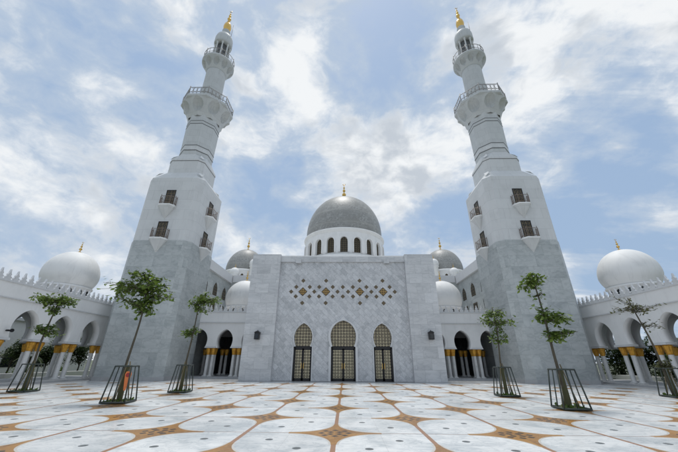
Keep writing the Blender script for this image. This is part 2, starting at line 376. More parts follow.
def tag(o, label, cat, group=None, kind=None):
    if label: o['label'] = label
    if cat: o['category'] = cat
    if group: o['group'] = group
    if kind: o['kind'] = kind
    return o
def thing(name, label, cat, loc=(0, 0, 0), rz=0., group=None):
    o = bpy.data.objects.new(name, None); COL.objects.link(o); o.location = loc; o.rotation_euler = (0, 0, rz); o.empty_display_size = .3
    return tag(o, label, cat, group)
def copy_tree(o, parent=None):
    kids = [c for c in o.children]
    c = o.copy(); COL.objects.link(c); c.parent = parent
    for k in kids: copy_tree(k, c)
    return c
def struct(o): o['kind'] = 'structure'; return o

def arch_curve(Wd, zc, zt, zn, n=12, nk=2.6):
    """pointed horseshoe arch: list of (z, half width) from its neck zn to its apex zt; widest (Wd) at zc"""
    H = zt-zc; s = H*H/Wd; r = (Wd+s)/2; e = (s-Wd)/2; out = []
    for k in range(5):
        z = zn+(zc-zn)*k/5; dz = zc-z; rr = max(Wd*nk, .3)       # the lower part closes in on a tighter circle
        out.append((z, Wd-rr+sqrt(max(rr*rr-dz*dz, 0))))
    a1 = math.acos(e/r)
    for k in range(n+1):
        a = a1*k/n; out.append((zc+r*sin(a), max(r*cos(a)-e, 0)))
    return out
def arch_poly(prof, cx=0., grow=0.):
    L = [(cx-w-grow, z) for z, w in prof]; Rr = [(cx+w+grow, z) for z, w in prof[::-1]]
    if grow: L[-1] = (cx, prof[-1][0]+grow*1.5); Rr = Rr[1:]
    elif prof[-1][1] < 1e-4: Rr = Rr[1:]
    return L+Rr
def arch_wall(mb, mp, bays, z1, t, z0=None):
    """wall from depth 0 to t; bays = [(a, b, cx, profile)]; opening starts at the profile's lowest z"""
    for a, b, cx, prof in bays:
        za = prof[0][0]
        for d_ in (0., t):
            for (zA, wA), (zB, wB) in zip(prof, prof[1:]):
                mb.face([mp(a, d_, zA), mp(cx-wA, d_, zA), mp(cx-wB, d_, zB), mp(a, d_, zB)])
                mb.face([mp(cx+wA, d_, zA), mp(b, d_, zA), mp(b, d_, zB), mp(cx+wB, d_, zB)])
            zt = prof[-1][0]
            mb.face([mp(a, d_, zt), mp(cx, d_, zt), mp(b, d_, zt), mp(b, d_, z1), mp(a, d_, z1)])
        for (zA, wA), (zB, wB) in zip(prof, prof[1:]):
            for sg in (-1, 1):
                mb.face([mp(cx+sg*wA, 0, zA), mp(cx+sg*wA, t, zA), mp(cx+sg*wB, t, zB), mp(cx+sg*wB, 0, zB)], True)
        mb.face([mp(a, 0, z1), mp(b, 0, z1), mp(b, t, z1), mp(a, t, z1)])
        w0 = prof[0][1]
        mb.face([mp(a, 0, za), mp(cx-w0, 0, za), mp(cx-w0, t, za), mp(a, t, za)])
        mb.face([mp(cx+w0, 0, za), mp(b, 0, za), mp(b, t, za), mp(cx+w0, t, za)])
    for u, c in ((bays[0][0], bays[0][3]), (bays[-1][1], bays[-1][3])):
        mb.face([mp(u, 0, c[0][0]), mp(u, t, c[0][0]), mp(u, t, z1), mp(u, 0, z1)])
    return mb
_h = [(-.27, 0), (-.27, .05), (-.15, .08), (-.21, .15), (-.20, .24), (-.12, .29), (-.08, .31), (-.125, .37), (-.12, .44), (-.05, .54), (0, .80)]
MERLON = _h+[(-a, b) for a, b in _h[-2::-1]]
def cresting(mb, mp, a, b, z, t0, t1, pitch=.54, sc=1.):
    n = int((b-a)/pitch)
    for k in range(n):
        u = a+pitch*(k+.5); mb.prism([(u+p*.97*pitch/.54, z+q*sc) for p, q in MERLON], mp, t0, t1)
FIN = [(.05, 0), (.16, .03), (.18, .10), (.10, .17), (.05, .22), (.05, .32), (.17, .42), (.20, .52), (.15, .63), (.05, .70), (.045, .78), (.12, .86), (.14, .93), (.10, 1.01), (.04, 1.06), (.035, 1.12), (.08, 1.18), (.09, 1.23), (.06, 1.29), (.02, 1.34), (.012, 1.5)]
def finial(parent, x, y, z, h, fat=1.):
    m = MB(); k = h/1.72; m.lathe([(r*k*fat, z+q*k) for r, q in FIN], 14, (x, y))
    R_, zc = .115*k*fat, z+1.60*k      # crescent
    pts = [(x+R_*sin(a), y, zc-R_*cos(a)) for a in [(-2.35+4.7*i/12) for i in range(13)]]
    m.tube(pts, [.006*k+.028*k*fat*max(0, cos((-2.35+4.7*i/12)/1.7)) for i in range(13)], 6)
    return m.build('finial', MAT['gold'], parent)
def dome_prof(R, h, bulge=1., zb=0., n=22, pt=1.):
    """bulbous dome: foot radius R*bulge, widest R, height h, slight point"""
    out = []; he = h*.30
    for k in range(6):
        a = k/6; out.append((R*(bulge+(1-bulge)*sin(a*pi/2)), zb+he*a))
    for k in range(n+1):
        a = pi/2*k/n; q = cos(a)**(1/pt) if pt != 1 else cos(a); out.append((max(R*q, .02), zb+he+(h-he)*sin(a)**(1.0)))
    return out

# ------------------------------------------------------------------ ground
def sheet(name, x0, x1, y0, y1, z, m, t=None):
    mb = MB()
    if t: mb.box(x0, x1, y0, y1, z-t, z)
    else: mb.face([(x0, y0, z), (x1, y0, z), (x1, y1, z), (x0, y1, z)])
    return struct(mb.build(name, m))
sheet('ground', -1500, 1500, -1500, 2500, -.06, MAT['lawn'])
sheet('courtyard_floor', -22.0, 22.0, -60, 33.2, 0., MAT['floor'])
for sx in (-1, 1):
    a, b = sorted((sx*22.0, sx*27.6)); sheet('pavement', a, b, -8, 33.4, .16, MAT['stone'], .3)
    a, b = sorted((sx*9.1, sx*16.4)); sheet('platform', a, b, 32.9, 43.6, .16, MAT['stone'], .3)

# ------------------------------------------------------------------ columns
def column(parent, x, y, zb=.16, zt=2.82, r=.155, child=True):
    m = MB(); m.lathe([(r*1.02, zb+.14), (r*.98, (zb+zt)/2), (r*.92, zt-.62)], 16, (x, y)); c = m.build('column', MAT['column'], parent)
    m = MB(); m.box(x-r*1.35, x+r*1.35, y-r*1.35, y+r*1.35, zb, zb+.07); m.lathe([(r*1.3, zb+.07), (r*1.3, zb+.10), (r*1.05, zb+.14)], 16, (x, y)); m.build('base', MAT['column'], c)
    n = 32; rings = []
    for q, (rr, fl) in enumerate([(1.02, 0), (1.02, .0), (1.12, .05), (1.22, .07), (1.38, .09), (1.60, .10), (1.66, .02), (1.58, 0), (1.58, 0)]):
        z = zt-.66+[0, .05, .08, .22, .38, .53, .58, .59, .66][q]
        rings.append([(x+r*rr*(1+fl*cos(8*2*pi*k/n))*cos(2*pi*k/n), y+r*rr*(1+fl*cos(8*2*pi*k/n))*sin(2*pi*k/n), z) for k in range(n)])
    MB().loft(rings, True).build('capital', MAT['capital'], c)
    return c
# ------------------------------------------------------------------ side arcades
def drum_and_dome(parent, x, y, z0, z1, R, h, foot, material, fin_h, cupwin=10, collar=True, seg=56, winmat='glass'):
    m = MB(); m.lathe([(foot*.97, z0), (foot*.97, z1-.24), (foot*1.06, z1-.18), (foot*1.07, z1-.08), (foot*1.02, z1)], seg, (x, y)); dr = m.build('drum', MAT['white'], parent)
    for k in range(cupwin):
        a = 2*pi*(k+.5)/cupwin; ca, sa = cos(a), sin(a); rr = foot*.97
        mp = lambda u, d_, z, ca=ca, sa=sa: (x+(rr+.01-d_)*ca-u*sa, y+(rr+.01-d_)*sa+u*ca, z)
        MB().prism(arch_poly([(z0+.08, .17), (z1-.62, .17), (z1-.45, .14), (z1-.33, 0)]), mp, -.01, .08).build('window', MAT[winmat], dr)
    m = MB(); m.lathe(dome_prof(R, h, foot/R, z1), seg, (x, y)); dm = m.build('dome', material, parent)
    # gilt cup under the finial
    m = MB(); m.lathe([(R*.20, z1+h*.985), (R*.10, z1+h+.03), (.05, z1+h+.10)], 24, (x, y)); m.build('finial_base', MAT['gold'], dm)
    finial(dm, x, y, z1+h+.02, fin_h)
    return dm
def side_arcade(sx):
    side = 'left' if sx < 0 else 'right'
    far = 'carrying a black loudspeaker' if sx < 0 else 'with dark trees behind'
    t = thing('arcade', 'white arched arcade on the %s edge of the court %s' % (side, far), 'arcade', (sx*22.6, 28, .16), 0, 'white arcades along the sides of the courtyard')
    T = Matrix.Translation(-Vector((sx*22.6, 28, .16)))
    mp = lambda u, d_, z: (sx*(22.6+d_), u, z)
    P_, c0 = 3.05, (28.55 if sx < 0 else 28.35); n = 12
    prof = arch_curve(.99, 3.66, 4.90, 2.82, nk=2.0)
    bays = [(c0-P_*k-P_/2, c0-P_*k+P_/2, c0-P_*k, prof) for k in range(n, -2, -1)]
    made = [arch_wall(MB(), mp, bays, 5.45, .62).build('wall', MAT['white'], t)]
    mp2 = lambda u, d_, z: (sx*(26.0+d_), u, z)
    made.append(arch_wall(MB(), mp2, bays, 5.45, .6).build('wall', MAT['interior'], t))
    a, b = bays[0][0], bays[-1][1]
    m = MB(); p0 = mp(a, -.10, 5.45); p1 = mp(b, 1.0, 6.5)
    m.box(min(p0[0], p1[0]), max(p0[0], p1[0]), a, b, 5.45, 6.42); made.append(m.build('parapet', MAT['white'], t))
    for dz, pr_, th in ((5.40, .16, .07), (6.42, .17, .09)):
        m = MB(); x0, x1 = sorted((sx*(22.6-pr_), sx*23.3)); m.box(x0, x1, a, b, dz, dz+th); made.append(m.build('cornice', MAT['trim'], t))
    m = MB(); cresting(m, mp, a, b, 6.51, -.12, .02, sc=.9); made.append(m.build('cresting', MAT['trim'], t))
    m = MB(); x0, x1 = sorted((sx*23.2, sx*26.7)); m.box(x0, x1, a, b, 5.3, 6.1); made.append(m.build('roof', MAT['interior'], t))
    for k in range(-1, n):
        yc = c0-P_*k-P_/2
        if yc < -2: break
        for dy in (-.36, .36): made.append(column(t, sx*22.88, yc+dy, r=.165))
        m = MB(); x0, x1 = sorted((sx*22.5, sx*23.28)); m.box(x0, x1, yc-.70, yc+.70, 2.80, 2.96); made.append(m.build('impost', MAT['trim'], t))
        for dy in (-.24, .24): made.append(column(t, sx*26.3, yc+dy))
    # dome over the corner pavilion
    base = len(t.children)
    dm = drum_and_dome(t, sx*26.5, 28.7 if sx < 0 else 28.1, 6.1, 8.0, 2.28, 3.45, 1.92, MAT['domewhite'], 1.2, 14)
    dm2 = drum_and_dome(t, sx*26.5, 4.3, 6.1, 8.0, 2.28, 3.45, 1.92, MAT['domewhite'], 1.2, 14)
    for o in t.children: o.location = o.location-t.location
    return t
side_arcade(-1); side_arcade(1)

# ------------------------------------------------------------------ recessed loggias between portal and minarets
def loggia(sx):
    side = 'left' if sx < 0 else 'right'
    t = thing('loggia', 'white two-bay loggia between the marble portal and the %s minaret' % side, 'loggia', (sx*12.4, 33.8, .16), 0, 'two-bay loggias beside the portal')
    T = Matrix.Translation(-Vector(t.location))
    mp = lambda u, d_, z: (sx*u, 33.8+d_, z)
    prof = arch_curve(.84, 3.55, 4.66, 2.82, nk=1.9)
    bays = [(9.1, 11.0, 9.75, [(z, w*.0) for z, w in prof]), ]
    bays = [(8.9, 11.02, 9.75, prof), (11.02, 13.68, 12.35, prof), (13.68, 16.4, 15.03, prof)]
    arch_wall(MB(), mp, bays, 5.35, .9).build('wall', MAT['white'], t)
    x0, x1 = sorted((sx*8.9, sx*16.38))
    MB().box(x0, x1, 33.72, 34.7, 5.35, 6.38).build('parapet', MAT['white'], t)
    for z, pr_, th in ((5.30, .16, .07), (6.38, .17, .09)): MB().box(x0, x1, 33.8-pr_, 34.7, z, z+th).build('cornice', MAT['trim'], t)
    m = MB(); cresting(m, mp, 9.2, 16.3, 6.47, -.10, .04, sc=.9); m.build('cresting', MAT['trim'], t)
    MB().box(x0, x1, 34.7, 43.5, 5.6, 6.2).build('roof', MAT['white'], t)
    for u in (11.02, 13.68, 16.2):
        for du in (-.25, .25):
            for dy in (.20, .68):
                if u+du < 16.3: column(t, sx*(u+du), 33.8+dy)
            if u+du < 16.3: column(t, sx*(u+du), 37.9)
        MB().box(*sorted((sx*(u-.5), sx*min(u+.5, 16.38))), 33.7, 34.72, 2.80, 2.95).build('impost', MAT['trim'], t)
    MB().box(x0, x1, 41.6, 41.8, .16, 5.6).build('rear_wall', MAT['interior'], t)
    for u in (12.35, 15.0):
        d_ = MB().box(*sorted((sx*(u-.95), sx*(u+.95))), 41.52, 41.62, .18, 4.4).build('door', MAT['glass'], t)
        for q in (-.95, 0, .95): MB().box(sx*(u+q)-.05, sx*(u+q)+.05, 41.46, 41.56, .18, 4.4).build('door_frame', MAT['dark'], d_)
    drum_and_dome(t, sx*12.0, 37.4, 6.2, 7.45, 2.2, 3.25, 1.95, MAT['domewhite'], 1.3, 12)
    for o in t.children: o.location = o.location-t.location
    return t
loggia(-1); loggia(1)

# ------------------------------------------------------------------ the mosque
mosque = thing('mosque', 'grey marble domed mosque with three lattice doors in its tall entrance portal', 'mosque', (0, 29.3, 0))
mq0 = mosque.location.copy(); mosque.location = (0, 0, 0)
YW = 29.62
mpP = lambda u, d_, z: (u, YW+d_, z)
def door_profile(hw, W_, zs, zc, zt):
    return [(0.02, hw), (zs-.02, hw), (zs, hw)] + [(z, w) for z, w in arch_curve(W_, zc, zt, zs+.04, nk=2.0)]
pc = door_profile(1.10, 1.16, 2.80, 3.75, 5.10); ps = door_profile(.84, .84, 2.80, 3.62, 4.85)
arch_wall(MB(), mpP, [(-6.2, -1.9, -3.58, ps), (-1.9, 1.9, .08, pc), (1.9, 6.2, 3.66, ps)], 10.75, .6).build('portal_wall', MAT['portal'], mosque)
MB().box(-6.2, 6.2, YW-.14, YW+1.2, 10.75, 11.32).build('cornice', MAT['pylon'], mosque)
for s_ in (-1, 1): MB().box(s_*4.4-.28, s_*4.4+.28, YW-.30, YW-.14, 10.58, 11.0).build('corbel', MAT['pylon'], mosque)
for s_ in (-1, 1):
    x0, x1 = sorted((s_*6.2, s_*9.02)); MB().box(x0, x1, 29.3, 33.0, 0, 11.5).build('pylon', MAT['pylon'], mosque, bevel=.02)
    MB().box(*sorted((s_*6.2, s_*9.0)), 33.0, 43.5, 0, 10.6).build('side_wall', MAT['pylon'], mosque)
MB().box(-6.2, 6.2, YW+1.2, 43.5, 10.1, 10.7).build('roof', MAT['white'], mosque)
MB().box(-6.15, 6.15, YW+.62, YW+.7, 0, 5.4).build('backing', MAT['dark'], mosque)
# raised surrounds
def surround(cx, prof, w, depth, name='arch_moulding'):
    m = MB(); inner = arch_poly(prof, cx); L = len(prof)
    out = [(cx-p[1]-w, p[0]) for p in prof]; outR = [(cx+p[1]+w, p[0]) for p in prof]
    out[-1] = (cx, prof[-1][0]+w*1.9); outR[-1] = out[-1]
    inn = [(cx-p[1], p[0]) for p in prof]; innR = [(cx+p[1], p[0]) for p in prof]
    for A, B in ((inn, out), (innR, outR)):
        for k in range(L-1):
            q = [A[k], B[k], B[k+1], A[k+1]]
            m.face([mpP(u, -depth, z) for u, z in q])
            m.face([mpP(B[k][0], -depth, B[k][1]), mpP(B[k][0], 0, B[k][1]), mpP(B[k+1][0], 0, B[k+1][1]), mpP(B[k+1][0], -depth, B[k+1][1])])
            m.face([mpP(A[k][0], -depth, A[k][1]), mpP(A[k][0], .02, A[k][1]), mpP(A[k+1][0], .02, A[k+1][1]), mpP(A[k+1][0], -depth, A[k+1][1])])
    return m.build(name, MAT['trim'] if name == 'arch_moulding' else MAT['pylon'], mosque)
surround(.08, pc, .20, .16); surround(-3.58, ps, .09, .10); surround(3.66, ps, .09, .10)
for cx, hw, prof in ((-3.58, .84, ps), (.08, 1.10, pc), (3.66, .84, ps)):
    m = MB(); y0, y1 = YW+.34, YW+.44
    m.box(cx-hw, cx-hw+.10, y0, y1, .0, 2.80); m.box(cx+hw-.10, cx+hw, y0, y1, .0, 2.80); m.box(cx-hw, cx+hw, y0, y1, 2.66, 2.86)
    dr = m.build('door', MAT['dark'], mosque)
    for s_ in (-1, 1):
        a, b = sorted((cx+s_*.02, cx+s_*(hw-.10))); m = MB(); f = .07
        m.box(a, a+f, y0+.02, y1, .03, 2.66); m.box(b-f, b, y0+.02, y1, .03, 2.66); m.box(a, b, y0+.02, y1, 2.54, 2.66); m.box(a, b, y0+.02, y1, .03, .24)
        lf = m.build('door_leaf', MAT['dark'], dr)
        MB().box(a+f, b-f, y0+.05, y1-.02, .24, 2.54).build('lattice_panel', MAT['screen'], lf)
        MB().box(cx+s_*.10-.02, cx+s_*.10+.02, y0-.05, y0+.02, 1.0, 1.45).build('handle', MAT['gold'], lf)
    q = [(z, w) for z, w in prof if z >= 2.8]; q = [(2.86, q[0][1])]+[p for p in q if p[0] > 2.87]
    MB().prism(arch_poly(q, cx), mpP, .34, .42).build('arch_screen', MAT['screen_arch'], dr)
# lozenge inlays
def lozenge(x, z, r, m_, name):
    MB().prism([(x-r, z), (x, z-r), (x+r, z), (x, z+r)], mpP, -.015, .01).build(name, m_, mosque)
small = set()
for L in (-3.85, -1.60, 1.68, 3.93):
    lozenge(L, 7.78, .44, MAT['dark'], 'inlay_border'); MB().prism([(L-.38, 7.78), (L, 7.40), (L+.38, 7.78), (L, 8.16)], mpP, -.025, -.016).build('inlay_diamond', MAT['diamond'], mosque)
    for a, b in ((-.66, .46), (.66, .46), (-.66, -.46), (.66, -.46), (0, 1.08), (0, -1.08), (-1.13, 0), (1.13, 0)): small.add((round(L+a, 2), round(7.78+b, 2)))
small |= {(.04, 8.24), (.04, 7.32)}
kept = []
for p in sorted(small):
    if all((p[0]-q[0])**2+(p[1]-q[1])**2 > .06 for q in kept): kept.append(p); lozenge(p[0], p[1], .215, MAT['tile'], 'inlay_tile')
# wings with lancet and square windows
for s_ in (-1, 1):
    XW = 16.4
    MB().box(*sorted((s_*XW, s_*20.8)), 33.6, 72, 0, 11.8).build('wing_wall', MAT['tower'], mosque)
    MB().box(*sorted((s_*(XW-.32), s_*20.9)), 33.4, 72, 11.8, 12.95).build('wing_parapet', MAT['trim'], mosque)
    mpW = lambda u, d_, z, s_=s_, XW=XW: (s_*(XW-.03+d_), u, z)
    for k in range(3):
        yc = 35.7+3.05*k
        w = MB().prism(arch_poly([(9.2, .62), (10.0, .62), (10.3, .54), (10.6, .32), (10.85, 0)], yc), mpW, 0, .2).build('window', MAT['screen_win'], mosque)
        w = MB().prism([(yc-.62, 6.5), (yc+.62, 6.5), (yc+.62, 8.35), (yc-.62, 8.35)], mpW, 0, .2).build('window', MAT['screen_win'], mosque)
# rear block
MB().box(-20.8, 20.8, 43.5, 72, 0, 12.0).build('rear_wall', MAT['tower'], mosque)
MB().box(-16.0, 16.0, 43.3, 72, 12.0, 13.0).build('rear_parapet', MAT['trim'], mosque)
MB().box(-10, 10, 46, 66, 13.0, 16.9).build('dome_base', MAT['white'], mosque)
# main dome
CX, CY = .1, 56.
m = MB(); m.lathe([(8.6, 16.9), (8.6, 17.5), (8.2, 17.9), (7.9, 18.0)], 80, (CX, CY)); m.build('ring', MAT['domewhite'], mosque)
m = MB(); NW = 20
wprof = [(18.4, .64), (20.3, .64), (20.70, .60), (20.98, .46), (21.15, .25), (21.22, 0)]
for k in range(NW):
    a0 = -pi/2+2*pi*k/NW; seg = 2*pi/NW
    def mpD(u, d_, z, a0=a0): th = a0+u/7.5; return (CX+(7.5-d_)*cos(th), CY+(7.5-d_)*sin(th), z)
    hs_ = 7.5*seg/2
    pr2 = [(18.0, .0001)]+wprof
    # wall of the bay, split into narrow strips so that it stays round
    for (zA, wA), (zB, wB) in zip(wprof, wprof[1:]):
        for sg in (-1, 1):
            m.face([mpD(sg*hs_, 0, zA), mpD(sg*wA, 0, zA), mpD(sg*wB, 0, zB), mpD(sg*hs_, 0, zB)])
            m.face([mpD(sg*wA, 0, zA), mpD(sg*wA, .45, zA), mpD(sg*wB, .45, zB), mpD(sg*wB, 0, zB)])
    m.face([mpD(-hs_, 0, 21.22), mpD(0, 0, 21.22), mpD(hs_, 0, 21.22), mpD(hs_, 0, 22.45), mpD(0, 0, 22.45), mpD(-hs_, 0, 22.45)])
    m.face([mpD(-hs_, 0, 18.0), mpD(0, 0, 18.0), mpD(hs_, 0, 18.0), mpD(hs_, 0, 18.4), mpD(.64, 0, 18.4), mpD(-.64, 0, 18.4), mpD(-hs_, 0, 18.4)])
    m.face([mpD(-.64, 0, 18.4), mpD(.64, 0, 18.4), mpD(.64, .45, 18.4), mpD(-.64, .45, 18.4)])
drum = m.build('drum', MAT['white'], mosque)
for k in range(NW):
    a0 = -pi/2+2*pi*k/NW
    mpD = lambda u, d_, z, a0=a0: (CX+(7.5-d_)*cos(a0)-u*sin(a0), CY+(7.5-d_)*sin(a0)+u*cos(a0), z)
    MB().prism(arch_poly(wprof), mpD, .32, .42).build('window', MAT['screen_win'], drum)
    mm = MB()      # hood moulding and pilaster of each bay
    A = [(-w-.06, z) for z, w in wprof]+[(w+.06, z) for z, w in wprof[::-1][1:]]; B = [(u*1.28, z+(.2 if z > 20.9 else .08 if z > 20.3 else 0)) for u, z in A]
    for i in range(len(A)-1):
        mm.face([mpD(A[i][0], -.12, A[i][1]), mpD(B[i][0], -.12, B[i][1]), mpD(B[i+1][0], -.12, B[i+1][1]), mpD(A[i+1][0], -.12, A[i+1][1])])
        mm.face([mpD(B[i][0], -.12, B[i][1]), mpD(B[i][0], .1, B[i][1]), mpD(B[i+1][0], .1, B[i+1][1]), mpD(B[i+1][0], -.12, B[i+1][1])]); mm.face([mpD(A[i][0], -.12, A[i][1]), mpD(A[i][0], .1, A[i][1]), mpD(A[i+1][0], .1, A[i+1][1]), mpD(A[i+1][0], -.12, A[i+1][1])])
    mm.build('hood_moulding', MAT['white'], drum)
m = MB(); m.lathe([(7.5, 22.2), (7.58, 22.26), (7.58, 22.5), (7.74, 22.58), (7.74, 22.85), (7.6, 22.9), (7.2, 22.95)], 96, (CX, CY)); m.build('drum_cornice', MAT['white'], mosque)
def place_dome(R, prof, x, y, name='dome'):
    m = MB(); m.lathe(prof, 72); o = m.build(name, MAT['greydome'], mosque); o.location = (x, y, 0); return o
dp = [(7.2, 22.9), (7.32, 23.6)]+[(7.33*cos(pi/2*k/28)**.96 if k < 28 else .05, 23.9+8.45*sin(pi/2*k/28)) for k in range(0, 29)]
dm = place_dome(7.25, dp, CX, CY); m = MB(); m.lathe([(.75, 32.26), (.5, 32.5), (.2, 32.62), (.1, 32.8)], 24); m.build('finial_base', MAT['gold'], dm); finial(dm, 0, 0, 32.4, 4.1, .9)
for s_ in (-1, 1):
    x, y = s_*20.0, 60.0
    MB().box(x-4.6, x+4.6, y-4.6, y+4.6, 13.0, 14.6).build('dome_base', MAT['white'], mosque)
    m = MB(); m.lathe([(3.95, 14.6), (3.95, 17.1), (4.15, 17.3), (4.15, 17.6), (3.9, 17.75)], 64, (x, y)); dr = m.build('drum', MAT['white'], mosque)
    for k in range(16):
        a = 2*pi*(k+.5)/16-pi/2; mpD = lambda u, d_, z, a=a: (x+(3.97-d_)*cos(a)-u*sin(a), y+(3.97-d_)*sin(a)+u*cos(a), z)
        MB().prism(arch_poly([(15.3, .28), (16.3, .28), (16.6, .2), (16.75, 0)]), mpD, 0, .1).build('window', MAT['screen_win'], dr)
    d2 = place_dome(3.8, [(3.75, 17.7), (3.8, 18.1)]+[(3.8*cos(pi/2*k/22) if k < 22 else .05, 18.2+4.55*sin(pi/2*k/22)) for k in range(23)], x, y)
    m = MB(); m.lathe([(.5, 22.65), (.3, 22.85), (.1, 23.0)], 20); m.build('finial_base', MAT['gold'], d2); finial(d2, 0, 0, 22.75, 2.9, .85)
    for ix, iy, zz_ in ((-s_*2.9, -3.9, 18.0), (s_*.6, -4.1, 16.2)):
        m = MB(); cx_, cy_ = x+ix, y+iy
        m.lathe([(.75, 14.6), (.75, zz_-.1), (.9, zz_), (.9, zz_+.1), (.8, zz_+.16)]+[(r_, q) for r_, q in dome_prof(.92, 1.45, .85, zz_+.16, 10)], 28, (cx_, cy_)); cp = m.build('cupola', MAT['domewhite'], mosque)
        finial(cp, cx_, cy_, zz_+1.6, .8)
for o in mosque.children: o.location = o.location-mq0
mosque.location = mq0

# ------------------------------------------------------------------ minarets
def minaret():
    t = thing('minaret', '', 'minaret')
    def sq(h, c, z): return [(-h+c, -h, z), (h-c, -h, z), (h, -h+c, z), (h, h-c, z), (h-c, h, z), (-h+c, h, z), (-h, h-c, z), (-h, -h+c, z)]
    H, C_ = 3.1, .62
    m = MB(); m.loft([sq(H+.02, C_, 0), sq(H+.02, C_, 12.6)]); m.build('base_shaft', MAT['tower'], t)
    m = MB(); m.loft([sq(H+.10, C_+.03, 0), sq(H+.10, C_+.03, .3)]); m.build('plinth', MAT['stone'], t)
    m = MB(); m.loft([sq(H-.02, C_, 12.6), sq(H-.02, C_, 20.0), sq(2.08, .45, 21.35)]); m.build('upper_shaft', MAT['panel'], t)
    for z in ():
        MB().loft([sq(H-.005, C_, z), sq(H-.005, C_, z+.035)]).build('joint', MAT['groove'], t) if z < 19 else None
    m = MB(); m.loft([sq(2.08, .55, 21.2), sq(2.08, .55, 23.0), sq(2.12, .56, 23.06), sq(2.12, .56, 23.25), sq(1.76, 1.0, 24.2)]); m.build('shoulder', MAT['panel'], t)
    MB().loft([sq(2.105, .56, 22.98), sq(2.105, .56, 23.05)]).build('joint', MAT['groove'], t)
    # corner stops: little pyramids where the chamfer widens, whitened as if catching light
    for k in range(4):
        a = pi/4+pi/2*k
        def P_(r, w, z): return (r*cos(a)-w*sin(a), r*sin(a)+w*cos(a), z)
        for A, B, Cc, D_ in ((P_(3.72, 0, 20.45), P_(3.45, .30, 20.85), P_(3.45, -.30, 20.85), P_(2.9, 0, 21.3)), (P_(2.72, 0, 23.3), P_(2.5, .26, 23.6), P_(2.5, -.26, 23.6), P_(2.0, 0, 24.2))):
            m = MB(); m.face([A, B, D_]); m.face([A, D_, Cc]); m.face([A, Cc, B]); m.face([B, Cc, D_])
            m.build('corner_stop', MAT['domewhite'], t)
    oc = lambda r, z: [(r/cos(pi/8)*cos(pi/8+pi/4*k), r/cos(pi/8)*sin(pi/8+pi/4*k), z) for k in range(8)]
    m = MB(); m.loft([oc(1.76, 24.1), oc(1.85, 31.0)]); m.build('octagonal_shaft', MAT['shaft'], t)
    for z, r_ in ((24.75, 1.84), (25.5, 1.84), (28.85, 1.88), (29.3, 1.885)):
        MB().loft([oc(r_-.035, z), oc(r_-.035, z+.07)]).build('joint', MAT['groove'], t)
    MB().loft([oc(1.79, 24.85), oc(1.79, 25.45)]).build('collar', MAT['panel'], t)
    # lower gallery: scalloped corbels
    def corbel(z0, z1, rin, rout, n, lobes, octg, name='gallery_corbel'):
        rings = []; K = 40
        for j in range(K+1):
            tt = j/K; ring = []
            for k in range(n):
                th = 2*pi*(k+.5)/n; f = 1/cos(((th) % (pi/4))-pi/8) if octg else 1.
                u_ = abs(((th*lobes/(2*pi)+.5) % 1)-.5)*2      # scooped niche between brackets
                e = tt-.75*sqrt(max(0, 1-(u_/.68)**2-((tt-.60)/.36)**2))*(.35+.65*tt)
                e = max(e, min(tt, .07))
                fi = f if octg else 1.
                ring.append(((rin+(rout-rin)*e)*fi*cos(th), (rin+(rout-rin)*e)*fi*sin(th), z0+(z1-z0)*tt))
            rings.append(ring)
        m = MB(); m.loft(rings, False, False, True); return m.build(name, MAT['shaft'], t)  # darker shaft colour here also stands in for underside shade
    corbel(30.1, 32.35, 1.87, 2.96, 320, 8, True)
    MB().loft([oc(2.96, 32.35), oc(3.03, 32.42), oc(3.03, 32.72), oc(2.96, 32.78)]).build('gallery_floor', MAT['shaft'], t)
    m = MB()
    for z in (33.85, 33.05): 
        pts = oc(2.93, z); m.tube(pts+[pts[0]], .045, 6)
    rr = m.build('railing', MAT['palerail'], t)
    for k in range(8):
        a, b = Vector(oc(2.93, 32.78)[k]), Vector(oc(2.93, 32.78)[(k+1) % 8]); m = MB()
        for j in range(5):
            p = a.lerp(b, j/5); m.tube([p, p+Vector((0, 0, 1.1 if j else 1.28))], .035 if j else .06, 6)
        for j in range(4):      # tracery crosses
            p, q = a.lerp(b, (j+.55)/5), a.lerp(b, (j+1.4)/5)
            m.tube([p+Vector((0, 0, .32)), q+Vector((0, 0, 1.02))], .022, 5); m.tube([q+Vector((0, 0, .32)), p+Vector((0, 0, 1.02))], .022, 5)
        m.build('railing_panel', MAT['palerail'], rr)
    # upper round shaft
    m = MB(); m.lathe([(1.36, 32.7), (1.30, 41.0)], 40); m.build('round_shaft', MAT['shaft'], t)
    corbel(39.55, 41.15, 1.32, 2.12, 300, 10, False)
    m = MB(); m.lathe([(2.12, 41.15), (2.21, 41.22), (2.21, 41.52), (2.14, 41.58), (1.0, 41.58)], 48); m.build('gallery_floor', MAT['shaft'], t)
    m = MB(); cir_ = lambda r, z, n=32: [(r*cos(2*pi*k/n), r*sin(2*pi*k/n), z) for k in range(n+1)]
    m.tube(cir_(2.11, 42.6), .04, 6); m.tube(cir_(2.11, 41.9), .03, 6)
    for k in range(24): p = Vector(cir_(2.11, 41.58, 24)[k]); m.tube([p, p+Vector((0, 0, 1.05 if k % 4 else 1.3))], .028 if k % 4 else .055, 5)
    m.build('railing', MAT['palerail'], t)
    # lantern: inner core, ring of columns, cap
    m = MB(); m.lathe([(.72, 41.58), (.72, 45.9)], 24); m.build('lantern_core', MAT['groove'], t)
    for k in range(8):
        a = 2*pi*(k+.5)/8; m = MB(); m.lathe([(.15, 41.58), (.15, 41.8), (.11, 41.85), (.10, 45.2), (.17, 45.45), (.2, 45.62)], 10, (1.02*cos(a), 1.02*sin(a))); m.build('lantern_column', MAT['panel'], t)
